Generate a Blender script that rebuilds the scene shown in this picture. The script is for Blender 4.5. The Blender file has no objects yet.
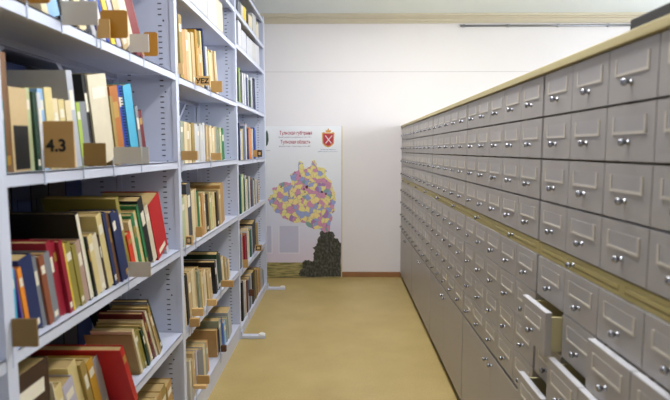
import bpy, bmesh, math, random, re
from mathutils import Vector, Matrix
random.seed(7)
PI = math.pi
SC = bpy.context.scene
COL = SC.collection

# ------------------------------------------------------------------ camera
FPX = 521.0
PH = math.atan(50 / FPX)
TH = math.atan(7 * math.cos(PH) / FPX)
CH = 1.2
cd = bpy.data.cameras.new('camera'); cam = bpy.data.objects.new('camera', cd); COL.objects.link(cam)
cam.location = (0, 0, CH); cam.rotation_euler = (PI / 2 - PH, 0, TH)
cd.sensor_width = 36; cd.lens = FPX / 670 * 36; cd.clip_start = .02
cd.dof.use_dof = True; cd.dof.focus_distance = 3.0; cd.dof.aperture_fstop = 3.6
SC.camera = cam
Fv = Vector((-math.sin(TH) * math.cos(PH), math.cos(TH) * math.cos(PH), -math.sin(PH)))
Rv = Vector((math.cos(TH), math.sin(TH), 0)); Uv = Rv.cross(Fv)
def ray(x, y): return Fv + Rv * ((x - 335) / FPX) + Uv * ((200 - y) / FPX)
def proj(X, Y, Z):
    v = Vector((X, Y, Z - CH)); c = v.dot(Fv)
    return 335 + FPX * v.dot(Rv) / c, 200 - FPX * v.dot(Uv) / c
def at_wall(x, y, Y): d = ray(x, y); t = Y / d.y; return d.x * t, CH + d.z * t
def along(px, X, z):                       # depth of the point of the line (X, ., z) seen in column px
    lo, hi = .2, 8
    for _ in range(40):
        m = (lo + hi) / 2
        if proj(X, m, z)[0] < px: lo = m
        else: hi = m
    return lo
def height_at(py, X, Y):
    lo, hi = -1, 4
    for _ in range(40):
        m = (lo + hi) / 2
        if proj(X, Y, m)[1] > py: lo = m
        else: hi = m
    return lo

# ------------------------------------------------------------------ materials
def lin(c): return tuple(((v / 255) / 12.92 if v / 255 <= .04045 else ((v / 255 + .055) / 1.055) ** 2.4) for v in c) + (1,)
MATS = {}
def mat(name, rgb, rough=.55, metal=0, noise=0, nscale=12, bump=0, bscale=80, spec=.5):
    if name in MATS: return MATS[name]
    m = bpy.data.materials.new(name); m.use_nodes = True; nt = m.node_tree; b = nt.nodes['Principled BSDF']
    b.inputs['Roughness'].default_value = rough; b.inputs['Metallic'].default_value = metal
    b.inputs['Specular IOR Level'].default_value = spec
    c = lin(rgb)
    tc = nt.nodes.new('ShaderNodeTexCoord')
    n = nt.nodes.new('ShaderNodeTexNoise'); n.inputs['Scale'].default_value = nscale; n.inputs['Detail'].default_value = 4
    nt.links.new(tc.outputs['Object'], n.inputs['Vector'])
    mx = nt.nodes.new('ShaderNodeMix'); mx.data_type = 'RGBA'
    k = max(noise, .03)
    mx.inputs[6].default_value = tuple(v * (1 - k) for v in c[:3]) + (1,)
    mx.inputs[7].default_value = tuple(min(1, v * (1 + k)) for v in c[:3]) + (1,)
    nt.links.new(n.outputs['Fac'], mx.inputs[0]); nt.links.new(mx.outputs[2], b.inputs['Base Color'])
    if bump:
        n2 = nt.nodes.new('ShaderNodeTexNoise'); n2.inputs['Scale'].default_value = bscale
        nt.links.new(tc.outputs['Object'], n2.inputs['Vector'])
        bp = nt.nodes.new('ShaderNodeBump'); bp.inputs['Strength'].default_value = bump; bp.inputs['Distance'].default_value = .002
        nt.links.new(n2.outputs['Fac'], bp.inputs['Height']); nt.links.new(bp.outputs['Normal'], b.inputs['Normal'])
    MATS[name] = m; return m

M_steel = mat('white_enamel', (208, 214, 234), .38, 0, .02)
M_slot = mat('slot_dark', (70, 72, 84), .8)
M_wall = mat('wall_paint', (232, 228, 230), .8, 0, .015, 3, .08, 40)
M_ceil = mat('ceiling_paint', (224, 231, 232), .85, 0, .01, 3)
M_corn = mat('cornice_paint', (205, 196, 176), .6, 0, .03)
M_base = mat('baseboard_wood', (150, 106, 68), .45, 0, .2, 9)
M_front = mat('drawer_grey', (174, 169, 165), .42, 0, .025, 30)
M_edge_lit = mat('drawer_edge_lit', (205, 205, 210), .4)  # light catching the drawers' top edges, put into a paler colour
M_cream = mat('cream_board', (208, 196, 150), .5, 0, .04)
M_strip = mat('olive_board', (180, 166, 110), .45, 0, .05, 8)
M_top = mat('top_board_cream', (206, 192, 140), .45, 0, .05, 8)
M_body = mat('carcass_brown', (138, 120, 82), .6)
M_groove = mat('groove_brown', (104, 84, 44), .6)
M_frame = mat('label_frame_cream', (212, 205, 192), .4)
M_card = mat('label_card', (176, 172, 170), .3, 0, .03, 60)
M_chrome = mat('chrome', (160, 162, 170), .16, 1)
M_dark = mat('dark_gap', (40, 38, 36), .8)
M_black = mat('black_plastic', (8, 8, 10), .6)
M_page = mat('paper_pages', (190, 164, 112), .8, 0, .12, 40)
M_metal = mat('grey_metal', (150, 152, 158), .35, .7)
M_white = mat('white_plastic', (236, 238, 240), .35)

def wave_floor():
    m = bpy.data.materials.new('floor_linoleum'); m.use_nodes = True; nt = m.node_tree; b = nt.nodes['Principled BSDF']
    tc = nt.nodes.new('ShaderNodeTexCoord')
    n = nt.nodes.new('ShaderNodeTexNoise'); n.inputs['Scale'].default_value = 3.5; n.inputs['Detail'].default_value = 8
    n3 = nt.nodes.new('ShaderNodeTexNoise'); n3.inputs['Scale'].default_value = 140; n3.inputs['Detail'].default_value = 2
    nt.links.new(tc.outputs['Object'], n.inputs['Vector']); nt.links.new(tc.outputs['Object'], n3.inputs['Vector'])
    ad = nt.nodes.new('ShaderNodeMath'); ad.operation = 'ADD'; ad.use_clamp = False
    mu = nt.nodes.new('ShaderNodeMath'); mu.operation = 'MULTIPLY'; mu.inputs[1].default_value = .5
    nt.links.new(n.outputs['Fac'], ad.inputs[0]); nt.links.new(n3.outputs['Fac'], ad.inputs[1]); nt.links.new(ad.outputs[0], mu.inputs[0])
    r = nt.nodes.new('ShaderNodeValToRGB')
    r.color_ramp.elements[0].position = .35; r.color_ramp.elements[0].color = lin((170, 148, 92))
    r.color_ramp.elements[1].position = .68; r.color_ramp.elements[1].color = lin((194, 173, 116))
    nt.links.new(mu.outputs[0], r.inputs[0]); nt.links.new(r.outputs[0], b.inputs['Base Color'])
    b.inputs['Roughness'].default_value = .42
    return m
M_floor = wave_floor()

# ------------------------------------------------------------------ mesh helpers
def box(bm, x0, x1, y0, y1, z0, z1, mi=0, M=None, bev=0):
    if x1 < x0: x0, x1 = x1, x0
    if y1 < y0: y0, y1 = y1, y0
    if z1 < z0: z0, z1 = z1, z0
    vs = [bm.verts.new((x, y, z)) for x in (x0, x1) for y in (y0, y1) for z in (z0, z1)]
    fs = []
    for q in ((0, 1, 3, 2), (4, 6, 7, 5), (0, 4, 5, 1), (2, 3, 7, 6), (0, 2, 6, 4), (1, 5, 7, 3)):
        f = bm.faces.new([vs[i] for i in q]); f.material_index = mi; fs.append(f)
    if bev:
        es = list({e for f in fs for e in f.edges})
        r = bmesh.ops.bevel(bm, geom=es, offset=bev, segments=2, affect='EDGES', profile=.6)
        for f in r['faces']: f.material_index = mi
        vs = list({v for f in r['faces'] for v in f.verts} | {v for v in vs if v.is_valid})
    if M is not None:
        for v in vs: v.co = M @ v.co
    return vs
def lathe(bm, prof, axis='x', c=(0, 0, 0), n=20, mi=0):         # prof: (distance along axis, radius)
    rings = []
    for a, r in prof:
        ring = []
        for k in range(n):
            t = 2 * PI * k / n; u, w = r * math.cos(t), r * math.sin(t)
            p = (a, u, w) if axis == 'x' else ((u, a, w) if axis == 'y' else (u, w, a))
            ring.append(bm.verts.new((p[0] + c[0], p[1] + c[1], p[2] + c[2])))
        rings.append(ring)
    for i in range(len(rings) - 1):
        for k in range(n):
            f = bm.faces.new([rings[i][k], rings[i][(k + 1) % n], rings[i + 1][(k + 1) % n], rings[i + 1][k]])
            f.smooth = True; f.material_index = mi
    for ring in (rings[0], rings[-1]):
        f = bm.faces.new(ring); f.material_index = mi
def mesh(name, bm, mats):
    bmesh.ops.recalc_face_normals(bm, faces=bm.faces[:])
    me = bpy.data.meshes.new(name); bm.to_mesh(me); bm.free()
    for m in (mats if isinstance(mats, (list, tuple)) else [mats]): me.materials.append(m)
    return me
def link(name, data, parent=None, loc=None):
    o = bpy.data.objects.new(name, data); COL.objects.link(o)
    if loc is not None: o.location = loc
    if parent is not None: o.parent = parent
    return o
def obj(name, bm, mats, parent=None, loc=None): return link(name, mesh(name, bm, mats), parent, loc)
def tag(o, label, cat, group=None):
    o['label'] = label; o['category'] = cat
    if group: o['group'] = group
    return o
def struct(name, bm, mats, label=None):
    o = obj(name, bm, mats); o['kind'] = 'structure'
    if label: o['label'] = label
    return o
def text_mesh(s, size, align='CENTER', ext=.0003, bold=0):
    c = bpy.data.curves.new('txt', 'FONT'); c.body = s; c.size = size; c.align_x = align; c.extrude = ext; c.offset = bold
    o = bpy.data.objects.new('txt', c); COL.objects.link(o)
    dg = bpy.context.evaluated_depsgraph_get(); me = bpy.data.meshes.new_from_object(o.evaluated_get(dg))
    bpy.data.objects.remove(o); bpy.data.curves.remove(c)
    return me

# ------------------------------------------------------------------ room
WY = 4.87; LX = -1.15; RX = 3.3; FY = -3.2; CZ = 2.416
b = bmesh.new(); box(b, LX, RX, FY, WY, -.05, 0); struct('floor', b, M_floor, 'olive tan linoleum floor of the aisle')
b = bmesh.new(); box(b, LX, RX, FY, WY, CZ, CZ + .1); struct('ceiling', b, M_ceil, 'pale greenish white ceiling')
b = bmesh.new(); box(b, LX, RX, WY, WY + .15, 0, CZ); struct('wall_back', b, M_wall, 'white painted end wall behind the map poster')
b = bmesh.new(); box(b, LX - .1, LX, FY, WY, 0, CZ); struct('wall_left', b, M_wall)
b = bmesh.new(); box(b, LX, RX, FY - .1, FY, 0, CZ); struct('wall_front', b, M_wall)
WIN = [(-1.0, .4), (1.1, 2.5), (3.1, 4.5)]
b = bmesh.new()
ys = [FY] + [v for w in WIN for v in w] + [WY]
for i in range(0, len(ys), 2): box(b, RX, RX + .25, ys[i], ys[i + 1], 0, CZ)
for w in WIN:
    box(b, RX, RX + .25, w[0], w[1], 0, 1.1); box(b, RX, RX + .25, w[0], w[1], 2.3, CZ)
struct('wall_right', b, M_wall)
for i, w in enumerate(WIN):
    b = bmesh.new()
    X0, X1 = RX + .15, RX + .2
    for a, c_ in ((w[0], w[0] + .05), (w[1] - .05, w[1]), ((w[0] + w[1]) / 2 - .03, (w[0] + w[1]) / 2 + .03)):
        box(b, X0, X1, a, c_, 1.1, 2.3)
    for a, c_ in ((1.1, 1.15), (2.25, 2.3), (1.85, 1.89)): box(b, X0, X1, w[0], w[1], a, c_)
    struct('window_%d' % (i + 1), b, M_white)
    ld = bpy.data.lights.new('daylight', 'AREA'); ld.shape = 'RECTANGLE'; ld.size = 1.3; ld.size_y = 1.35; ld.size = 1.15
    ld.energy = [42, 62, 20][i]; ld.color = (.88, .94, 1.0)
    lo = bpy.data.objects.new('daylight', ld); COL.objects.link(lo)
    lo.location = (RX + .1, (w[0] + w[1]) / 2, 1.7); lo.rotation_euler = (0, PI / 2 , 0)
# crack / board joint in the wall plaster
b = bmesh.new(); box(b, LX, RX, WY - .0015, WY, 1.912, 1.916); struct('trim_1', b, mat('joint_grey', (200, 196, 198), .8), 'thin horizontal joint line across the end wall')
b = bmesh.new()
for (z0, z1, d) in ((2.343, 2.355, .018), (2.355, 2.38, .03), (2.38, 2.394, .05), (2.394, CZ, .075)):
    box(b, LX, RX, WY - d, WY, z0, z1, bev=0)
struct('trim_2', b, M_corn, 'beige moulding where end wall meets ceiling')
b = bmesh.new(); box(b, -.02, .56, WY - .018, WY, 0, .048, bev=.003); struct('baseboard_back', b, M_base, 'brown wooden baseboard along the end wall')
# conduit
b = bmesh.new(); lathe(b, [(1.07, .009), (2.95, .009)], 'x', (0, WY - .012, 2.318), 10)
for x in (1.1, 1.5, 1.95, 2.4, 2.85): box(b, x - .008, x + .008, WY - .024, WY, 2.306, 2.330)
tag(obj('wall_conduit', b, M_metal), 'thin grey conduit running under the beige moulding, above the cabinets', 'conduit')

# ceiling lamps (out of the frame, above the aisle)
for k, (lx, ly) in enumerate(((.32, 1.5), (.32, 3.35))):
    b = bmesh.new(); box(b, -.16, .16, -.62, .62, -.05, 0, bev=.006)
    r = obj('ceiling_lamp', b, M_white, None, (lx, ly, CZ))
    b = bmesh.new(); box(b, -.14, .14, -.6, .6, -.056, -.0505)
    em = bpy.data.materials.get('lamp_diffuser')
    if not em:
        em = bpy.data.materials.new('lamp_diffuser'); em.use_nodes = True
        p = em.node_tree.nodes['Principled BSDF']; p.inputs['Emission Color'].default_value = (1, .985, .985, 1); p.inputs['Emission Strength'].default_value = 20
    obj('diffuser', b, em, r)
    tag(r, 'rectangular fluorescent ceiling lamp, ' + ['nearest the camera over the aisle', 'further along over the aisle', 'behind the cabinets by the end wall'][k], 'ceiling lamp', 'fluorescent lamps on the ceiling')

# ------------------------------------------------------------------ card catalogue cabinets
FX = .553; MW = .871; Z0 = .455; RH = .1125; ZS0 = .907; ZS1 = .946
RU = (1.405 - ZS1) / 4; NC = 5; CW = (MW - .012) / NC
# shared meshes
fw, fh = CW - .003, RH - .003
b = bmesh.new()
box(b, 0, .016, -fw / 2, fw / 2, -fh / 2, fh / 2, 0)
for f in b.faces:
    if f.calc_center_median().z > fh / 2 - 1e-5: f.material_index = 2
box(b, .0165, .36, -fw / 2 + .008, -fw / 2 + .014, -fh / 2 + .006, fh / 2 - .014, 1)
box(b, .0165, .36, fw / 2 - .014, fw / 2 - .008, -fh / 2 + .006, fh / 2 - .014, 1)
box(b, .0165, .36, -fw / 2 + .014, fw / 2 - .014, -fh / 2 + .006, -fh / 2 + .01, 1)
box(b, .352, .36, -fw / 2 + .014, fw / 2 - .014, -fh / 2 + .01, fh / 2 - .02, 1)
ME_drawer = mesh('drawer', b, [M_front, M_cream, M_edge_lit])
b = bmesh.new()
lw = .058; zt = fh / 2 - .022; zb = fh / 2 - .057
box(b, -.0022, 0, -lw, -lw + .005, zb, zt); box(b, -.0022, 0, lw - .005, lw, zb, zt); box(b, -.0022, 0, -lw + .005, lw - .005, zb, zb + .005)
ME_lframe = mesh('label_frame', b, M_frame)
b = bmesh.new(); box(b, -.0009, 0, -lw + .005, lw - .005, zb + .005, zt); ME_card = mesh('label_card', b, M_card)
b = bmesh.new()
lathe(b, [(0, .0058), (-.0015, .0058), (-.003, .004), (-.006, .0035), (-.0085, .0045), (-.0105, .007), (-.014, .0078), (-.0172, .0066), (-.019, .003)], 'x', (0, 0, 0), 18)
ME_knob = mesh('knob', b, M_chrome)
PULL = {}
KW = 1.0
def drawer(root, col, zc, pull, y0):
    yc = y0 + .006 + CW * KW * (col + .5)
    d = link('drawer', ME_drawer, root, (FX - pull, yc, zc))
    d.scale.y = KW; d.location.y -= root.location.y; d.location.x -= root.location.x
    k = link('knob', ME_knob, d, (0, 0, zb - .016))
    link('label_frame', ME_lframe, d, (0, 0, 0)); link('label_card', ME_card, d, (0, 0, 0))
    return d
CLAB = ['grey card catalogue cabinet nearest the camera, several lower drawers pulled out',
        'grey card catalogue cabinet, second from the camera, all drawers shut',
        'grey card catalogue cabinet in the middle of the row, third from the camera',
        'grey card catalogue cabinet next to the last, second from the end wall',
        'grey card catalogue cabinet standing against the end wall, farthest away']
# pulls: (module, row from strip down, column counted towards the camera)
OPEN = {(0, 1, 4): .042, (0, 1, 2): .019, (0, 1, 1): .019, (0, 1, 0): .017, (0, 2, 3): .034, (0, 2, 2): .034, (0, 3, 4): .046, (0, 2, 1): .03}
for m in range(5):
    y1 = 4.935 - .8705 * (4 - m); y0 = y1 - MW + .003; KW = 1.0
    if m == 4: y1 = WY - .006; KW = (y1 - y0) / (MW - .003)
    rt = link('card_catalogue_cabinet', None, None, (FX + .25, (y0 + y1) / 2, 0))
    tag(rt, CLAB[m], 'card catalogue', 'card catalogue cabinets along the right side')
    ox, oy = rt.location.x, rt.location.y
    def P(name, b, mats):
        for v in b.verts: v.co.x -= ox; v.co.y -= oy
        return obj(name, b, mats, rt)
    XB = FX + .5
    b = bmesh.new()
    box(b, FX + .06, XB, y0, y0 + .005, .04, 1.405); box(b, FX + .06, XB, y1 - .005, y1, .04, 1.405)
    box(b, XB - .006, XB, y0 + .005, y1 - .005, .04, 1.405)
    for c in range(1, 5):
        yy = y0 + .006 + CW * KW * c
        box(b, FX + .019, XB - .006, yy - .0015, yy + .0015, Z0, ZS0); box(b, FX + .019, XB - .006, yy - .0015, yy + .0015, ZS1, 1.403)
    for zz in [Z0 + RH * i for i in range(5)] + [ZS1 + RU * i for i in range(0, 5)]:
        box(b, FX + .03, XB - .006, y0 + .005, y1 - .005, zz - .0015, zz + .0015)
    box(b, FX + .019, XB - .006, y0 + .005, y1 - .005, .04, .045)
    P('body', b, M_body)
    b = bmesh.new(); box(b, FX + .03, XB - .01, y0 + .002, y1 - .002, 0, .039); P('plinth', b, M_dark)
    b = bmesh.new(); box(b, FX - .008, XB + .01, y0 - .0005, y1 + .0005, 1.4065, 1.426, bev=.002); P('top_board', b, M_top)
    # writing strip with two pull-out boards
    b = bmesh.new()
    box(b, FX + .002, FX + .018, y0 + .001, y1 - .001, ZS0 + .0015, ZS0 + .0125); box(b, FX + .002, FX + .018, y0 + .001, y1 - .001, ZS1 - .0125, ZS1 - .0015)
    ym = (y0 + y1) / 2
    for a, c_ in ((y0 + .001, y0 + .02), (ym - .012, ym + .012), (y1 - .02, y1 - .001)): box(b, FX + .002, FX + .018, a, c_, ZS0 + .0125, ZS1 - .0125)
    P('writing_rail', b, M_strip)
    b = bmesh.new(); box(b, FX + .012, FX + .017, y0 + .015, y1 - .015, ZS0 + .01, ZS1 - .01); P('rail_shadow_gap', b, M_groove)
    for a, c_ in ((y0 + .022, ym - .014), (ym + .014, y1 - .022)):
        b = bmesh.new(); box(b, FX + .001, FX + .0115, a, c_, ZS0 + .0145, ZS1 - .0145, bev=.001)
        pb = P('pull_out_board', b, M_strip)
        link('knob', ME_knob, pb, (FX + .001 - ox, (a + c_) / 2 - oy, (ZS0 + ZS1) / 2))
    for r in range(4):
        for c in range(NC):
            drawer(rt, c, 1.405 - RU * (r + .5), 0, y0)
            drawer(rt, c, ZS0 - RH * (r + .5), OPEN.get((m, r, c), 0), y0)
    for s, (a, c_) in enumerate(((y0 + .005, ym - .001), (ym + .001, y1 - .005))):
        b = bmesh.new(); box(b, FX, FX + .016, a, c_, .042, Z0 - .009)
        dd = P('cabinet_door', b, M_front)
        link('knob', ME_knob, dd, (FX - ox, ((ym - .03) if s == 0 else (ym + .03)) - oy, Z0 - .045))

# black case on the cabinet top
b = bmesh.new(); box(b, .65, .93, .52, 1.213, 1.434, 1.462, bev=.004); cs = obj('black_case', b, M_black)
b = bmesh.new(); box(b, .648, .932, .518, 1.215, 1.4635, 1.492, bev=.004); obj('lid', b, M_black, cs)
b = bmesh.new(); box(b, .6465, .648, .80, .86, 1.455, 1.472, bev=.0005); obj('latch', b, M_metal, cs)
for x in (.68, .9):
    for y in (.55, 1.17):
        b = bmesh.new(); lathe(b, [(1.4262, .01), (1.4345, .012)], 'z', (x, y, 0), 12); obj('foot', b, M_dark, cs)
tag(cs, 'flat black case lying on top of the nearest cabinet, upper right', 'case')

# ------------------------------------------------------------------ shelving rack
XF = -.645; XM = -.888; XR0 = -.893; XR = -1.136
UPY = [-.18, .975, 2.06, 3.22, 4.385]
LEV = {0: [2.05, 1.83, 1.497, 1.155, .805, .463, .11], 1: [2.05, 1.83, 1.497, 1.155, .805, .463, .11],
       2: [2.05, 1.83, 1.49, 1.143, .795, .445, .10], 3: [2.055, 1.85, 1.50, 1.133, .783, .425, .06]}
LEV[0] = [1.86, 1.497, 1.155, .80, .49, .11]; LEV[1] = [1.86, 1.497, 1.155, .805, .463, .11]
rack = link('library_shelving', None, None, (XM, 1.975, 0))
tag(rack, 'white metal double-sided library shelving filled with books along the left side', 'shelving')
RO = Vector((XM, 1.975, 0))
def RP(name, b, mats, parent=None):
    if parent is None:
        for v in b.verts: v.co -= RO
        return obj(name, b, mats, rack)
    for v in b.verts: v.co -= RO
    return obj(name, b, mats, parent)
UT = .016
for yi, Y in enumerate(UPY):
    for side in (0, 1):
        a, c_ = (XM, XF + .0015) if side == 0 else (XR - .004, XR0)
        b = bmesh.new(); box(b, a + .018, c_ - .018, Y - UT + .003, Y + UT - .003, 0, 2.285)
        # folded front and rear flanges
        box(b, c_ - .018, c_ , Y - UT, Y + UT, 0, 2.286); box(b, a, a + .018, Y - UT, Y + UT, 0, 2.286)
        up = RP('upright', b, M_steel)
        for xs in ((a + c_) / 2 + .066, (a + c_) / 2 - .06):
            b = bmesh.new(); z = .10
            n = 0
            while z < 2.25:
                n += 1
                if n % 13: box(b, xs - .007, xs + .007, Y - UT + .0022, Y - UT + .0032, z, z + .004)
                else: lathe(b, [(Y - UT + .0015, .0035), (Y - UT + .0032, .0035)], 'y', (xs + .014, 0, z), 8)
                z += .0207
            RP('slot_row', b, M_slot, up)
def shelf_bm(a, c_, y0, y1, z, closed=False):
    b = bmesh.new()
    box(b, a, c_, y0, y1, z - .004, z)
    box(b, c_ - .003, c_, y0, y1, z - .027, z - .0002); box(b, a, a + .003, y0, y1, z - .027, z - .0002)
    box(b, c_ - .014, c_ - .003, y0, y1, z - .027, z - .025); box(b, a + .003, a + .014, y0, y1, z - .027, z - .025)
    return b
for bay in range(4):
    y0, y1 = UPY[bay] + UT + .001, UPY[bay + 1] - UT - .001
    for i, z in enumerate(LEV[bay] + [2.262]):
        RP('shelf', shelf_bm(XM + .003, XF, y0, y1, z), M_steel); RP('shelf', shelf_bm(XR, XR0 - .003, y0, y1, z), M_steel)
    zb0 = LEV[bay][-1]
    b = bmesh.new(); box(b, XF - .006, XF - .003, y0, y1, .0, zb0 - .028); RP('kick_plate', b, M_steel)
    # diagonal back brace in the middle plane
    for (ya, za, yb, zb_) in () if bay == 3 else ((y0 + .02, 1.97, y1 - .02, 1.18), (y0 + .02, 1.18 if bay != 2 else .8, y1 - .02, 1.97 if bay != 2 else 1.6), (y0 + .02, 1.62, y1 - .02, .80), (y0 + .02, .12, y1 - .02, .8)):
        if bay == 2 and za > 1.9: continue
        if bay == 1 and (za == 1.62 or za == .12): continue
        L = math.hypot(yb - ya, zb_ - za); an = math.atan2(zb_ - za, yb - ya)
        b = bmesh.new(); box(b, -.0012, .0012, 0, L, -.008, .008)
        Mx = Matrix.Translation((XM - .0025, ya, za)) @ Matrix.Rotation(an, 4, 'X')
        for v in b.verts: v.co = Mx @ v.co
        RP('brace', b, M_steel)
for Y in UPY[1:]:
    b = bmesh.new(); box(b, XF + .005, -.49, Y - .004, Y + .04, .001, .02, bev=.003); box(b, XF + .005, XF + .012, Y - .01, Y + .035, .001, .05)
    ft = RP('foot', b, M_steel)
    b = bmesh.new(); lathe(b, [(.0205, .022), (.028, .022), (.032, .016)], 'z', (-.512, Y + .017, 0), 16); RP('foot_cap', b, M_white, ft)

# ------------------------------------------------------------------ books
PAL = {  # name in labels : colour
 'teal': (20, 92, 84), 'brown': (120, 84, 52), 'tan': (200, 174, 130), 'pale green': (186, 196, 150), 'dark green': (22, 60, 44),
 'white': (202, 203, 210), 'sky blue': (140, 182, 222), 'straw': (216, 198, 140), 'cream': (222, 206, 168), 'light grey': (176, 180, 190),
 'lime green': (166, 190, 80), 'grey': (128, 132, 140), 'black': (18, 18, 24), 'ivory': (214, 204, 180), 'khaki': (160, 136, 74),
 'amber': (176, 104, 40), 'blue': (28, 74, 170), 'cyan': (70, 170, 205), 'maroon': (104, 22, 34), 'purple': (98, 60, 150),
 'orange': (232, 140, 40), 'navy': (28, 44, 92), 'rust': (142, 80, 54), 'crimson': (150, 22, 48), 'yellow': (224, 200, 70),
 'olive': (150, 138, 66), 'mauve': (176, 148, 136), 'dark brown': (58, 38, 28), 'red-orange': (216, 62, 32), 'green': (24, 118, 70),
 'red': (186, 18, 26), 'dark grey': (70, 74, 84), 'lavender': (184, 180, 200), 'gold': (196, 150, 48), 'dark red': (116, 20, 28),
 'off-white': (194, 194, 194), 'orange tan': (200, 152, 98), 'mustard': (178, 134, 36), 'grey-green': (150, 158, 140), 'kraft brown': (180, 142, 86),
 'blue-grey': (92, 104, 128)}
def bmatl(c): return mat('book_' + c.replace(' ', '_').replace('-', '_'), PAL[c], .5, 0, .10, 25, .05, 120)
# shelf : (bay, z, start px, lean near, lean far, place phrase, spec)
SH = [
 (1, 1.497, -2, 20, 33, 'top shelf of the nearest bay', '27:h23:brown 38:h22:cream 50:h23:cream 63:h26:sky blue 66:h26:black 75:h24:white 80:h22:black 88:h22:cream 93:h23:dark grey 98:h23:white 103:h22:blue 107:h23:white 110:h22:blue 113:h23:red 118:h24:yellow 123:h24:lavender 130:h25:tan 138:h25:ivory 143:h25:dark red 148:h25:dark red'),
 (1, 1.155, -2, 0, 15, 'second shelf of the nearest bay', '8:100:teal 15:52:brown 33:88:tan 38:88:pale green 42:92:dark green 46:93:white 52:89:sky blue 60:88:straw 66:99:cream 72:100:straw 78:101:cream 84:71:light grey:24 88:103:lime green 95:103:grey 99:75:black:22 117:78:ivory:17 120:97:khaki 128:88:amber 133:87:blue 141:87:cyan 144:107:grey 148:112:maroon'),
 (1, .805, 12, 9, 22, 'third shelf of the nearest bay', '19:273:cyan 23:271:purple 27:271:sky blue 32:269:orange 45:259:navy 50:258:grey 55:257:rust 61:254:grey 66:243:crimson:20 70:243:crimson:20 74:242:crimson:20 76:244:yellow 82:245:olive 86:246:olive 91:242:mauve 94:214:black:27 97:238:pale green 99:238:black 104:237:straw 109:236:ivory 111:236:dark brown 116:216:straw:22 119:214:navy 122:215:brown 126:213:navy 130:213:navy 133:199:olive:25 137:235:red-orange 140:222:cream 143:216:green 147:214:straw 149:206:green:22 154:201:black:24 158:208:ivory 169:204:red:20 171:206:white'),
 (1, .463, 20, 14, 30, 'fourth shelf of the nearest bay', '55:386:dark brown 66:390:ivory 76:388:straw 86:384:lavender 94:366:straw 99:364:khaki 105:362:gold 113:362:light grey 136:gap:none 139:346:red:27 141:336:khaki 144:331:cream 147:333:olive 149:330:olive 151:330:dark green 153:326:khaki 155:322:cream 157:314:maroon 159:313:ivory 160:314:tan 162:308:khaki 163:304:grey 165:302:black:24'),
 (1, .11, 110, 5, 12, 'bottom shelf of the nearest bay', '136:h20:tan 146:h21:khaki 154:h20:brown 161:h21:tan 167:h20:kraft brown 172:h21:khaki 177:h20:kraft brown'),
 (2, 1.83, 182, 1, 3, 'top shelf of the middle bay', '189:h27:white:22 196:h27:off-white:22 203:h27:white:22 209:h27:off-white:22 218:h27:white:22 224:2:ivory:18'),
 (2, 1.49, 182, 5, 12, 'second shelf of the middle bay', '185:15:khaki 188:30:orange tan 191:30:tan 194:33:cream 197:33:tan 199:30:mustard:22 201:44:pale green 204:46:orange tan 207:29:navy 210:47:white 213:50:mustard 216:51:tan 219:52:cream'),
 (2, 1.143, 182, 1, 6, 'third shelf of the middle bay', '185:121:grey-green 188:122:cream 191:123:tan 193:124:cream 196:123:khaki 199:124:white 203:124:off-white 207:123:white 210:125:orange tan 213:126:cream 217:127:tan 219:127:grey-green 222:128:pale green 226:129:green'),
 (2, .795, 184, 5, 10, 'fourth shelf of the middle bay', '187:198:pale green 190:196:cream 194:184:dark grey:18 197:191:cream 200:190:tan 202:192:green 205:194:orange tan 208:193:cream 210:195:black 213:193:pale green 216:193:tan 219:192:dark brown 222:190:tan 225:185:kraft brown:24'),
 (2, .445, 187, 8, 16, 'fifth shelf of the middle bay', '191:275:black 194:274:tan 197:271:cream 200:270:tan 203:268:khaki 206:270:orange tan 209:271:cream 213:270:tan 216.6:gap:none 218:262:black:22 220:262:white:20 222:254:dark green:24 224:256:dark grey 226:258:cream 228:258:tan 229:259:grey 231:260:cream'),
 (2, .10, 191, 4, 12, 'bottom shelf of the middle bay', '195:360:tan 199:352:lavender 204:350:grey 206:346:cream 210:342:orange tan 217.8:gap:none 219:330:kraft brown:22 221:331:navy:20 223:320:grey-green:18 225:320:blue 227:322:sky blue 229:318:pale green 232:311:light grey:22'),
 (3, 2.055, 239, 2, 6, 'top shelf of the farthest bay', '242:8:grey 247:8:yellow 249:14:orange 256:16:off-white 259:23:ivory'),
 (3, 1.85, 238, 0, 3, 'second shelf of the farthest bay', '241:20:white:20 243:30:off-white:20 247:32:white:20 252:39:white:20 256:43:off-white:20 260:46:white:20'),
 (3, 1.50, 239, 2, 6, 'third shelf of the farthest bay', '241:68:lime green 243:70:dark grey 245:73:white 247:74:lavender 250:75:white 253:78:white 255:80:dark grey 257:78:white'),
 (3, 1.133, 239, 2, 5, 'fourth shelf of the farthest bay', '241:123:navy 243:129:straw 246:126:blue-grey 248:124:lavender 250:127:orange tan 252:128:orange 254:129:cream 256:128:blue 257:130:green'),
 (3, .783, 240, 4, 8, 'fifth shelf of the farthest bay', '242:175:teal 245:175:pale green 247:176:white 249:178:teal 251:177:white 252:177:rust 254:179:grey 256:179:dark green 257:180:white 259:181:tan'),
 (3, .425, 241, 4, 9, 'sixth shelf of the farthest bay', '244:234:ivory 246:235:crimson 248:234:dark red 250:229:cream 252:230:teal 254:227:light grey 257:223:black:22 259:224:khaki'),
 (3, .06, 243, 4, 10, 'bottom shelf of the farthest bay', '245:282:black 247:281:ivory 249:280:maroon 253:276:light grey 255:272:black:22 257:269:khaki 259:270:orange tan 261:269:kraft brown 263:270:light grey 263.8:271:blue-grey'),
]
ORD = ['first', 'second', 'third', 'fourth', 'fifth', 'sixth', 'seventh', 'eighth', 'ninth', 'tenth', 'eleventh', 'twelfth'] + ['%dth' % i for i in range(13, 21)] + ['21st', '22nd', '23rd'] + ['%dth' % i for i in range(24, 50)]
used_labels = set()
GAP = .0006
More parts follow.
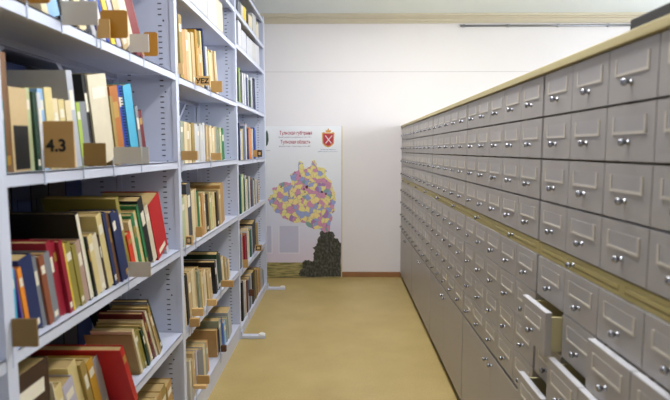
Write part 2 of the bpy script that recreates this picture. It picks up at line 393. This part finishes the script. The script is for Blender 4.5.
def make_book(Y, z, t, h, dep, lean, color, xf, big):
    b = bmesh.new(); cv = min(.0022, t * .22)
    box(b, -dep, 0, 0, cv, 0, h); box(b, -dep, 0, t - cv, t, 0, h); box(b, -cv, 0, cv, t - cv, 0, h)
    me = mesh('book', b, bmatl(color))
    o = link('book', me, None, (xf, Y, z)); o.rotation_euler = (lean, 0, 0)
    b = bmesh.new(); box(b, -dep + .003, -cv - .0002, cv + .0001, t - cv - .0001, .003, h - .003)
    obj('pages', b, M_page, o)
    return o
BOOKS = []
for (bay, z, px0, l0, l1, place, spec) in SH:
    toks = [q.strip() for q in re.split(r' (?=[0-9.]+:)', spec)]
    ents = []
    for tk in toks:
        p = tk.split(':'); ents.append((float(p[0]), p[1], p[2], float(p[3]) / 100 if len(p) > 3 else None))
    if bay >= 2:                                   # the far rows are made of slim volumes
        e2 = []; pp = px0
        for (px, top, color, dep) in ents:
            wid = along(px, XF - .015, z) - along(pp, XF - .015, z)
            n_ = 1 if (dep or top == 'gap' or wid < (.056 if bay == 3 else .052)) else 2
            for q in range(n_):
                c2 = color if q == n_ - 1 else random.choice([color, 'cream', 'tan', 'khaki', 'ivory', 'grey-green', 'straw', color] if bay == 2 else [color, 'white', 'blue-grey', 'dark green', 'ivory', 'navy', color])
                t2 = top if (q == n_ - 1 or top[0] == 'h') else str(float(top) + random.uniform(0, 3))
                e2.append((pp + (px - pp) * (q + 1) / n_, t2, c2, dep))
            pp = px
        ents = e2
    ylim0 = UPY[bay] + UT + .004; ylim1 = UPY[bay + 1] - UT - .004
    Y = max(along(px0, XF - .015, z), ylim0)
    if lev := l0:
        pass
    nb = len(ents); prev_tan = None; first = True
    for i, (px, top, color, dep) in enumerate(ents):
        le = math.radians(l0 + (l1 - l0) * (i / max(1, nb - 1)))
        Ye = along(px, XF - .015, z)
        xs_ = None
        if top == 'gap': Y = Ye; prev_tan = None; continue
        if color == 'red' and z == .463: xs_ = -.60; Ye = along(px, xs_, z); Y = Ye - .024; le = math.radians(25)
        Yt = max(Y, ylim0)
        # first book must not lean through the upright: start further in
        if xs_: h = .216
        elif top[0] == 'h': h = float(top[1:]) / 100
        else:
            h = .2
            for _ in range(6):
                zt = height_at(float(top), XF - .015, (Y + Ye) / 2 - h * math.sin(le)); h = max(.1, (zt - z) / math.cos(le))
        ceil_z = min([l for l in LEV[bay] + [2.262] if l > z + .05]) - .03
        h = min(h, (ceil_z - z - .004) / math.cos(le) - .004, .315)
        if first:
            need = ylim0 + h * math.sin(le)
            if Y < need:
                le = math.asin(max(0, min(.99, (Y - ylim0) / h)))
            first = False
        if prev_tan is not None: le_t = math.tan(le)
        s = Ye - Y
        grow = 0 if prev_tan is None else min(h, ph_) * max(0, math.tan(le) - prev_tan)
        t = max(.0035, (s - grow) * math.cos(le) - GAP)
        ybase = Y + grow
        dd = dep or random.uniform(.125, .155)
        if h < .15: dd = min(dd, .12)
        dd = min(dd, .217) if (dep or 0) < .255 else .295
        xf = xs_ or XF - .012 - random.uniform(0, .010)
        # pivot is the near bottom edge; a lean raises the far bottom corner
        o = make_book(ybase, z + .0004, t, h, dd, le, color, xf, dep is not None)
        BOOKS.append((o, t, h, dd, color, place, i, nb, bay, z))
        prev_tan = math.tan(le); ph_ = h
        Y = ybase + (t + GAP) / math.cos(le)
        if xs_: Y = along(px + 1.0, XF - .015, z) + .012; prev_tan = None
# spine labels, spiral bindings and dark title blocks on the nearer books
M_lab = mat('spine_label_paper', (232, 226, 208), .7); M_gold = mat('gilt', (190, 150, 70), .35, .4)
cnt = 0
for (o, t, h, dd, color, place, i, nb, bay, z) in BOOKS:
    if t > .009 and (bay == 1 or (bay == 2 and i % 2 == 0)):
        dark = sum(PAL[color]) < 330
        b = bmesh.new(); m_ = [M_lab, M_gold][dark and i % 2]
        if color == 'black' and dd > .28: m_ = M_lab
        if color == 'tan' and bay == 1 and z == 1.155: m_ = M_black; box(b, .0001, .0007, t * .12, t * .95, .004, h * .55)
        elif color == 'black' and dd > .28: box(b, .0001, .0006, .0005, t - .0005, .004, h - .004)
        elif i % 3 == 0: box(b, .0001, .0006, t * .15, t * .85, h * .74, h * .86)
        elif i % 3 == 1: box(b, .0001, .0006, t * .2, t * .8, h * .06, h * .14)
        else:
            box(b, .0001, .0006, t * .2, t * .8, h * .6, h * .8)
        sp = obj('spine_label', b, m_, o)
    if color == 'blue' and z == 1.155 or (color == 'navy' and z == .10):
        b = bmesh.new()
        for k in range(int(h / .0085)): lathe(b, [(0.008 + k * .0085, .004), (0.0105 + k * .0085, .004)], 'z', (.0045, t * .5, 0), 10)
        obj('spiral_binding', b, M_black, o)
for z in (1.497, 1.155, .805, .463):  # dark boxes added to block light and blacken the space behind the books
    y = UPY[1] + UT + .012; k = 0
    while y < UPY[2] - UT - .13:
        t = random.uniform(.09, .12); h = random.uniform(.295, .31); c = ['black', 'dark brown', 'navy'][k % 3]; k += 1
        b = bmesh.new(); box(b, 0, .15, 0, t, 0, h, bev=.002); box(b, .15, .1515, t * .25, t * .75, h * .55, h * .8)
        o = obj('added_dark_box', b, bmatl(c), None, (XR + .008, y, z + .0004))
        tag(o, 'added light-blocking dark box on the rear side of the shelving, behind the nearest bay', 'box', 'added dark boxes on the rear side'); y += t + .004
def size_word(t, h, d=0):
    if d > .2: return 'large'
    if h > .25 and t < .012: return 'tall slim'
    if h > .25: return 'tall'
    if t > .026: return 'thick'
    if t < .008: return 'slim'
    if h < .155: return 'small'
    return 'medium-sized'
by = {}
for e in BOOKS: by.setdefault(e[5], []).append(e)
for place, es in by.items():
    seen = {}
    descs = []
    for k, (o, t, h, dd, color, pl, i, nb, bay, z) in enumerate(es):
        L = es[k - 1][4] if k else None; R = es[k + 1][4] if k + 1 < len(es) else None
        w = size_word(t, h, dd)
        kind = 'folder' if (color in ('white', 'off-white') and dd > .18) else ('spiral-bound book' if (color == 'blue' and z == 1.155) or (color == 'navy' and z == .10) else 'book')
        if L is None: rel = 'at the near end of the ' + place
        elif R is None: rel = 'at the far end of the ' + place
        elif L == R: rel = 'between two %s books, ' % L + place
        else: rel = 'between %s and %s, ' % (L, R) + place
        descs.append('%s %s %s %s' % (w, color, kind, rel))
    for k, (e, dsc) in enumerate(zip(es, descs)):
        if descs.count(dsc) > 1:
            dsc = '%s %s book, %s from the near end of the %s' % (size_word(e[1], e[2], e[3]), e[4], ORD[k], place)
        if len(dsc.split()) > 16: dsc = '%s book, %s from the near end of the %s' % (e[4], ORD[k], place)
        tag(e[0], dsc, 'book', 'books on the ' + place)

# ------------------------------------------------------------------ cardboard dividers sticking out of the shelves
M_kraft = mat('divider_kraft', (190, 150, 92), .6, 0, .06, 20); M_ochre = mat('divider_ochre', (176, 122, 30), .45, 0, .1, 14)
M_gcard = mat('divider_grey', (196, 190, 182), .7); M_kd = mat('divider_olive_brown', (132, 104, 56), .6); M_dbr = mat('divider_dark_brown', (88, 56, 36), .6)
M_clip = mat('clip_pale_blue', (196, 204, 226), .4)
M_wood = mat('divider_wood', (216, 178, 120), .55, 0, .08, 30)
DV = [  # px rectangle, material, thickness, shelf z, text, label
 (27, -5, 50, 3, M_ochre, .003, 1.497, None, 'ochre card divider on the top shelf, upper left corner of the picture'),
 (62, 1, 98, 25, M_gcard, .003, 1.497, None, 'wide grey card divider jutting from the nearest bay top shelf'),
 (97, 19, 110, 38, M_kraft, .004, 1.497, None, 'small kraft card in front of the large rounded ochre divider'),
 (101, 10, 128, 38, M_ochre, .003, 1.497, None, 'large ochre card divider with rounded corners on the nearest top shelf'),
 (130, 34, 149, 52, M_gcard, .003, 1.497, None, 'pale card divider overlapping an ochre one, nearest top shelf far end'),
 (144, 32, 158, 56, M_ochre, .003, 1.497, None, 'ochre card divider half hidden by a pale card, nearest top shelf'),
 (45, 121, 75, 168, M_kraft, .004, 1.155, '4.3', 'kraft card divider with the number 4.3 printed on it'),
 (84, 143, 106, 166, M_kd, .004, 1.155, None, 'blank brown card divider below the lime green book'),
 (114, 147, 142, 164, M_gcard, .003, 1.155, None, 'wide pale card divider below the blue spiral-bound book'),
 (142, 147, 149, 164, M_gcard, .003, 1.155, None, 'narrow pale card divider below the maroon book'),
 (13, 319, 38, 347, M_kd, .004, .805, None, 'square brown card divider at the near end of the third shelf'),
 (129, 262, 151, 277, M_gcard, .003, .805, None, 'pale grey card divider under the red-orange book'),
 (178.5, 63, 183, 74, M_wood, .012, 1.49, None, 'small wooden divider at the near end of the middle bay second shelf'),
 (195, 76, 210, 85, M_wood, .012, 1.49, 'УЕZ', 'wooden divider with black letters on the middle bay second shelf'),
 (211, 81, 222, 92, M_kraft, .012, 1.49, None, 'blank tan divider beside the lettered one, middle bay second shelf'),
 (181, 151, 197, 160, M_kraft, .02, 1.143, None, 'wide tan divider block at the near end of the middle bay third shelf'),
 (211, 153, 221, 160, M_kraft, .02, 1.143, None, 'small tan divider block on the middle bay third shelf, further along'),
 (185.5, 236, 192.5, 245, M_wood, .012, .795, 'frame', 'divider with a dark framed card on the middle bay fourth shelf'),
 (196, 227, 202, 237, M_kraft, .012, .795, None, 'blank tan divider behind the dark framed one, middle bay fourth shelf'),
 (221, 281, 233, 287, M_kraft, .02, .445, None, 'farthest of the four tan dividers on the middle bay fifth shelf'),
 (207, 300, 216, 306, M_wood, .02, .445, None, 'second farthest of the four dividers on the middle bay fifth shelf'),
 (192, 309, 203, 316, M_wood, .02, .445, None, 'second nearest of the four dividers on the middle bay fifth shelf'),
 (189.5, 319, 199, 327, M_kraft, .02, .445, None, 'nearest of the four tan dividers on the middle bay fifth shelf'),
 (197, 376, 209, 384, M_kraft, .01, .10, None, 'tan divider at the near end of the middle bay bottom shelf'),
 (193.5, 386, 206, 389, M_wood, .02, .10, None, 'thin light divider nearest the floor on the middle bay bottom shelf'),
 (221, 346, 226, 352, M_dbr, .02, .10, None, 'dark brown divider below the blue book, middle bay bottom shelf'),
 (253, 150, 257, 157, M_kraft, .012, 1.133, None, 'tan divider beside the dark brown one, farthest bay fourth shelf'),
 (257.3, 150, 262, 157, M_dbr, .012, 1.133, 'frame', 'dark brown framed divider on the farthest bay fourth shelf'),
 (255, 245, 262, 251, M_kraft, .012, .425, 'frame', 'brown divider with dark frame at the farthest bay sixth shelf'),
 (243, 260, 248, 268, M_kraft, .012, .425, None, 'tan divider at the near end of the farthest bay sixth shelf'),
 (249, 290, 254, 296, M_dbr, .02, .06, None, 'dark brown divider on the farthest bay bottom shelf'),
]
for (x0, y0, x1, y1, m_, th, sz, txt, lab) in DV:
    xl = XF + .003
    Yp = along(x0, xl, sz)
    if abs(x0 - 181) < .1: Yp = UPY[2] + UT + .003
    X0_, z1_ = at_wall(x0, y0, Yp); X1_, z0_ = at_wall(x1, y1, Yp)
    w, hh = X1_ - xl, z1_ - z0_
    b = bmesh.new()
    rad = .008 if m_ in (M_ochre,) else .002
    vs = []
    for cx, cz, a0 in ((w - rad, hh - rad, 0), (rad, hh - rad, 90), (rad, rad, 180), (w - rad, rad, 270)):
        for k in range(5):
            a = math.radians(a0 + k * 22.5); vs.append((cx + rad * math.cos(a), cz + rad * math.sin(a)))
    f0 = [b.verts.new((u, 0, v)) for u, v in vs]; f1 = [b.verts.new((u, th, v)) for u, v in vs]
    b.faces.new(f0); b.faces.new(f1[::-1])
    for k in range(len(vs)):
        b.faces.new((f0[k], f1[k], f1[(k + 1) % len(vs)], f0[(k + 1) % len(vs)]))
    o = obj('shelf_divider', b, m_, None, (xl, Yp, z0_))
    tag(o, lab, 'shelf divider', 'card dividers jutting from the shelves')
    # clip that grips the shelf lip
    b = bmesh.new(); zc = sz - z0_
    box(b, -.0028, -.0004, 0, max(.004, th), min(-.002, zc - .03), max(hh * .4, zc + .004)); obj('clip', b, M_clip, o)
    if txt == 'frame':
        b = bmesh.new(); q = w * .16; box(b, q, w - q, -.0006, -.0001, hh * .14, hh * .86, 0); box(b, q + w * .13, w - q - w * .13, -.0011, -.0007, hh * .28, hh * .72, 1)
        obj('card', b, [M_dark, M_wood], o)
    elif txt:
        me = text_mesh(txt, .036 if txt == '4.3' else hh * .75, bold=.0012); me.materials.append(M_black)
        t_ = link('lettering', me, o, (w * (.5 if txt != '4.3' else .42), -.0005, hh * (.36 if txt == '4.3' else .2))); t_.rotation_euler = (PI / 2, 0, 0)
    elif m_ is M_kraft and hh > .06 and False: pass

# ------------------------------------------------------------------ map poster
PY = 4.815
PX0, PX1 = -.80, -.005; PZ0, PZ1 = .004, 1.418
def poster_mat():
    m = bpy.data.materials.new('poster_print'); m.use_nodes = True; nt = m.node_tree; b_ = nt.nodes['Principled BSDF']
    tc = nt.nodes.new('ShaderNodeTexCoord'); se = nt.nodes.new('ShaderNodeSeparateXYZ'); nt.links.new(tc.outputs['Object'], se.inputs[0])
    mr = nt.nodes.new('ShaderNodeMapRange'); mr.inputs['From Max'].default_value = 1.43
    nt.links.new(se.outputs['Z'], mr.inputs['Value'])
    r = nt.nodes.new('ShaderNodeValToRGB'); e = r.color_ramp.elements
    e[0].position = 0; e[0].color = lin((226, 214, 226)); e[1].position = 1; e[1].color = lin((242, 245, 250))
    for p, c in ((.14, (224, 214, 232)), (.3, (220, 221, 240)), (.5, (228, 233, 246)), (.7, (238, 241, 248))):
        k = e.new(p); k.color = lin(c)
    nt.links.new(mr.outputs[0], r.inputs[0]); nt.links.new(r.outputs[0], b_.inputs['Base Color']); b_.inputs['Roughness'].default_value = .35
    return m
pr = link('map_poster', None, None, ((PX0 + PX1) / 2, PY, 0))
tag(pr, 'tall map poster with red Cyrillic headings and crest standing against end wall', 'poster')
OXp, OYp = pr.location.x, pr.location.y
def PP(name, b, m_, y=0):
    for v in b.verts: v.co.x -= OXp; v.co.y -= OYp
    return obj(name, b, m_, pr)
b = bmesh.new(); box(b, PX0, PX1, PY + .001, PY + .022, PZ0, PZ1, bev=.001); PP('board', b, poster_mat())
b = bmesh.new(); box(b, PX1, PX1 + .008, PY + .001, PY + .024, PZ0 - .01, PZ1, 0); box(b, PX0 - .008, PX0, PY + .001, PY + .024, PZ0 - .01, PZ1, 0); PP('side_rail', b, M_cream)
def poly(b, pts, y, thick=.0008, mi=0):
    f0 = [b.verts.new((x, y - thick, z)) for x, z in pts]; f1 = [b.verts.new((x, y, z)) for x, z in pts]
    f = b.faces.new(f0); f.material_index = mi; f = b.faces.new(f1[::-1]); f.material_index = mi
    for k in range(len(pts)):
        f = b.faces.new((f0[k], f1[k], f1[(k + 1) % len(pts)], f0[(k + 1) % len(pts)])); f.material_index = mi
    return f0
def pxp(lst): return [at_wall(x, y, PY) for x, y in lst]
def jag(pts, amp, sub=3):
    out = []
    for i in range(len(pts)):
        a, c_ = Vector(pts[i]), Vector(pts[(i + 1) % len(pts)])
        for k in range(sub):
            p = a.lerp(c_, k / sub); out.append((p.x + random.uniform(-amp, amp), p.y + random.uniform(-amp, amp)))
    return out
mp = [(299, 161), (302, 161.5), (303, 164), (304.5, 168), (306, 169), (308, 167), (311, 166), (312, 161), (314.5, 160), (316.5, 163), (317, 167), (320, 167), (324, 168), (327, 171), (325, 174.5), (327, 177), (331, 181), (332.5, 187), (335, 193), (336, 202), (334, 206), (335, 211), (331, 214), (333, 217), (331, 222), (330, 229), (328, 233.5), (322, 233), (320, 228.5), (314, 229), (308, 227), (305, 223), (300, 222), (294, 223), (288, 220), (283, 218), (280, 214), (275, 212), (273, 208), (270, 205), (268, 200), (270, 195), (274, 194), (272, 188), (277, 187), (280, 183), (285, 182), (288, 183), (292, 182.5), (291, 178), (290, 175), (294, 172), (298, 171), (298, 165)]
def map_mat():
    m = bpy.data.materials.new('map_districts'); m.use_nodes = True; nt = m.node_tree; b_ = nt.nodes['Principled BSDF']
    tc = nt.nodes.new('ShaderNodeTexCoord')
    n = nt.nodes.new('ShaderNodeTexNoise'); n.inputs['Scale'].default_value = 18
    nt.links.new(tc.outputs['Object'], n.inputs['Vector'])
    mx = nt.nodes.new('ShaderNodeMix'); mx.data_type = 'VECTOR'; mx.inputs[0].default_value = .05
    nt.links.new(tc.outputs['Object'], mx.inputs[4]); nt.links.new(n.outputs['Color'], mx.inputs[5])
    vo = nt.nodes.new('ShaderNodeTexVoronoi'); vo.inputs['Scale'].default_value = 26; nt.links.new(mx.outputs[1], vo.inputs['Vector'])
    sp = nt.nodes.new('ShaderNodeSeparateColor'); nt.links.new(vo.outputs['Color'], sp.inputs[0])
    r = nt.nodes.new('ShaderNodeValToRGB'); r.color_ramp.interpolation = 'CONSTANT'; e = r.color_ramp.elements
    e[0].position = 0; e[0].color = lin((236, 226, 150)); e[1].position = .34; e[1].color = lin((214, 150, 186))
    for p, c in ((.53, (156, 170, 220)), (.74, (240, 222, 150)), (.9, (172, 128, 190)), (.96, (130, 170, 170))):
        k = e.new(p); k.color = lin(c)
    nt.links.new(sp.outputs[0], r.inputs[0])
    v2 = nt.nodes.new('ShaderNodeTexVoronoi'); v2.feature = 'DISTANCE_TO_EDGE'; v2.inputs['Scale'].default_value = 26; nt.links.new(mx.outputs[1], v2.inputs['Vector'])
    ls = nt.nodes.new('ShaderNodeMath'); ls.operation = 'LESS_THAN'; ls.inputs[1].default_value = .02; nt.links.new(v2.outputs['Distance'], ls.inputs[0])
    m2 = nt.nodes.new('ShaderNodeMix'); m2.data_type = 'RGBA'; nt.links.new(ls.outputs[0], m2.inputs[0]); nt.links.new(r.outputs[0], m2.inputs[6]); m2.inputs[7].default_value = lin((150, 130, 140))
    nt.links.new(m2.outputs[2], b_.inputs['Base Color']); b_.inputs['Roughness'].default_value = .4
    return m
b = bmesh.new(); poly(b, jag(pxp(mp), .004), PY); PP('map_print', b, map_mat())
b = bmesh.new()
for cx, cy, s in ((307, 187, 2.4), (304, 189, 1.2), (322, 192, 1.8), (326, 194, 1.5), (281, 187, 1.0), (300, 176, 1.0), (295, 172, 1), (318, 203, 1.0), (273, 199, 1), (305, 192, 1.0)):
    poly(b, pxp([(cx + s * .8 * math.cos(a) * random.uniform(.6, 1.2), cy + s * .7 * math.sin(a) * random.uniform(.6, 1.2)) for a in [k * PI / 4 for k in range(8)]]), PY - .0009, .0006)
PP('map_mark', b, mat('map_dark_red', (92, 30, 36), .5))
# landscape strip at the foot
def land_mat(name, cols, scale, sx, sz):
    m = bpy.data.materials.new(name); m.use_nodes = True; nt = m.node_tree; b_ = nt.nodes['Principled BSDF']
    tc = nt.nodes.new('ShaderNodeTexCoord'); ma = nt.nodes.new('ShaderNodeMapping'); ma.inputs['Scale'].default_value = (sx, 1, sz)
    nt.links.new(tc.outputs['Object'], ma.inputs[0]); n = nt.nodes.new('ShaderNodeTexNoise'); n.inputs['Scale'].default_value = scale; n.inputs['Detail'].default_value = 6
    nt.links.new(ma.outputs[0], n.inputs['Vector']); r = nt.nodes.new('ShaderNodeValToRGB'); e = r.color_ramp.elements
    e[0].position = .36; e[0].color = lin(cols[0]); e[1].position = .66; e[1].color = lin(cols[2]); k = e.new(.5); k.color = lin(cols[1])
    nt.links.new(n.outputs['Fac'], r.inputs[0]); nt.links.new(r.outputs[0], b_.inputs['Base Color']); b_.inputs['Roughness'].default_value = .4
    return m
b = bmesh.new()
z_f = at_wall(300, 262.5, PY)[1]
poly(b, [(PX0 + .001, PZ0 + .002), (PX1 - .001, PZ0 + .002), (PX1 - .001, z_f - .01), (-.3, z_f), (PX0 + .001, z_f)], PY)
PP('field_print', b, land_mat('field_print', ((92, 100, 66), (160, 148, 96), (190, 176, 122)), 7, 1.2, 9))
b = bmesh.new()
tr = [(299, 274), (300, 270), (303, 269), (302.5, 263), (305, 260), (309, 260), (312, 262), (314, 259), (313, 254), (315, 251), (313, 248), (317, 244), (318, 238), (320, 236), (320, 232), (322, 230.5), (325, 233), (329, 231), (333, 232), (335, 235), (334, 238), (338, 239), (341, 243), (341, 277), (301, 277)]
tp = jag(pxp(tr), .006, 3)
tp = [(min(PX1 - .002, max(PX0, x)), max(PZ0 + .003, z)) for x, z in tp]
poly(b, tp, PY - .0009); PP('tree_print', b, land_mat('tree_print', ((42, 46, 38), (62, 64, 56), (98, 96, 96)), 55, 1, .6))
b = bmesh.new()
for (xa, ya, xb, yb) in ((278.5, 226, 299.5, 253.5), (266, 226, 272.5, 253.5)):
    (u0, v1), (u1, v0) = at_wall(xa, ya, PY), at_wall(xb, yb, PY); u0 = max(u0, PX0)
    for q in ((u0, u0 + .005, v0, v1), (u1 - .005, u1, v0, v1), (u0 + .005, u1 - .005, v0, v0 + .005)): poly(b, [(q[0], q[2]), (q[1], q[2]), (q[1], q[3]), (q[0], q[3])], PY)
PP('outline_print', b, mat('outline_white', (236, 236, 244), .4))
b = bmesh.new()
for (xa, ya, xb, yb) in ((279, 226, 299, 253), (266.5, 226, 272, 253)):
    (u0, v1), (u1, v0) = at_wall(xa, ya, PY), at_wall(xb, yb, PY); u0 = max(u0, PX0)
    poly(b, [(u0 + .005, v0 + .005), (u1 - .005, v0 + .005), (u1 - .005, v1), (u0 + .005, v1)], PY, .0004)
PP('text_panel_print', b, mat('panel_lilac', (200, 200, 224), .4))
# headings
def heading(name, s, px0, px1, py, hpx, m_, y=PY):
    me = text_mesh(s, 1.0, 'LEFT', .001, 0.016 if name == 'heading' else .0); me.materials.append(m_)
    xs = [v.co.x for v in me.vertices]; w0, w1 = min(xs), max(xs)
    (u0, v0), (u1, _) = at_wall(px0, py, y), at_wall(px1, py, y)
    kx = (u1 - u0) / (w1 - w0); kz = abs(at_wall(px0, py - hpx, y)[1] - v0) / .72
    for v in me.vertices: v.co.x = (v.co.x - w0) * kx; v.co.y *= kz; v.co.z *= .4
    me.update(); o = link(name, me, pr, (u0 - OXp, y - .0006 - OYp, v0)); o.rotation_euler = (PI / 2, 0, 0); return o
M_redt = mat('heading_red', (176, 66, 92), .5); M_greyt = mat('caption_grey', (140, 134, 150), .5); M_bluet = mat('caption_blue', (110, 136, 170), .5)
heading('heading', 'Тульская губерния', 279.5, 312, 134.6, 3.6, M_redt)
heading('heading', 'Тульская область', 280.5, 310.5, 143.6, 3.6, M_redt)
heading('caption', 'административно-территориальное деление 1777 г.', 278.5, 311.5, 137.8, 1.3, M_greyt)
heading('caption', 'административно-территориальное деление 2007 г.', 279, 311, 146.8, 1.3, M_greyt)
heading('caption', 'Издано при поддержке', 320.5, 336, 149.9, 1.0, M_bluet); heading('caption', 'администрации Тульской области', 318, 338, 151.9, 1.0, M_bluet)
# crest
def cp(pts, dy, m_, name):
    b = bmesh.new(); poly(b, pxp(pts), PY - dy, .0006); return PP(name, b, m_)
M_cgold = mat('crest_gold', (216, 160, 84), .4); M_cred = mat('crest_red', (190, 52, 66), .4); M_cw = mat('crest_white', (226, 214, 220), .4)
cp([(322, 133), (323.5, 132), (326, 133), (331, 133), (333, 132), (334.5, 133), (334, 139), (334, 143.5), (331, 146.2), (328.2, 147.4), (325, 146.2), (322.5, 143.5), (322.2, 139)], 0, M_cgold, 'crest')
cp([(323.2, 133.8), (333.3, 133.8), (333, 142.8), (330.5, 145), (328.2, 146), (326, 145), (323.4, 142.8)], .0007, M_cred, 'shield')
for q in ([(324.8, 135.6), (325.6, 135.2), (331.8, 143), (331, 143.6)], [(331.8, 135.2), (332.4, 135.8), (326, 143.6), (325.2, 143)]): cp(q, .0014 + (.0007 if q[0][0] > 330 else 0), M_cw, 'crossed_blade')
cp([(326, 132.6), (325.6, 129.6), (327, 130.6), (328.2, 128), (329.6, 130.6), (331, 129.6), (330.6, 132.6)], 0, M_cgold, 'crown')
cp([(266, 132), (267, 130), (268.2, 134), (268.6, 140), (267.6, 145), (266, 146)], 0, mat('emblem_green', (58, 84, 72), .5), 'green_emblem')
heading('caption', 'герб губернии', 264.5, 270.5, 151, 1.0, M_greyt)

# ------------------------------------------------------------------ world and view
w = bpy.data.worlds.new('world'); SC.world = w; w.use_nodes = True
w.node_tree.nodes['Background'].inputs[0].default_value = (.8, .9, 1, 1); w.node_tree.nodes['Background'].inputs[1].default_value = 1.0
SC.view_settings.view_transform = 'Standard'; SC.view_settings.look = 'None'; SC.view_settings.gamma = 1
SC.view_settings.exposure = 0.2; SC.view_settings.use_curve_mapping = False
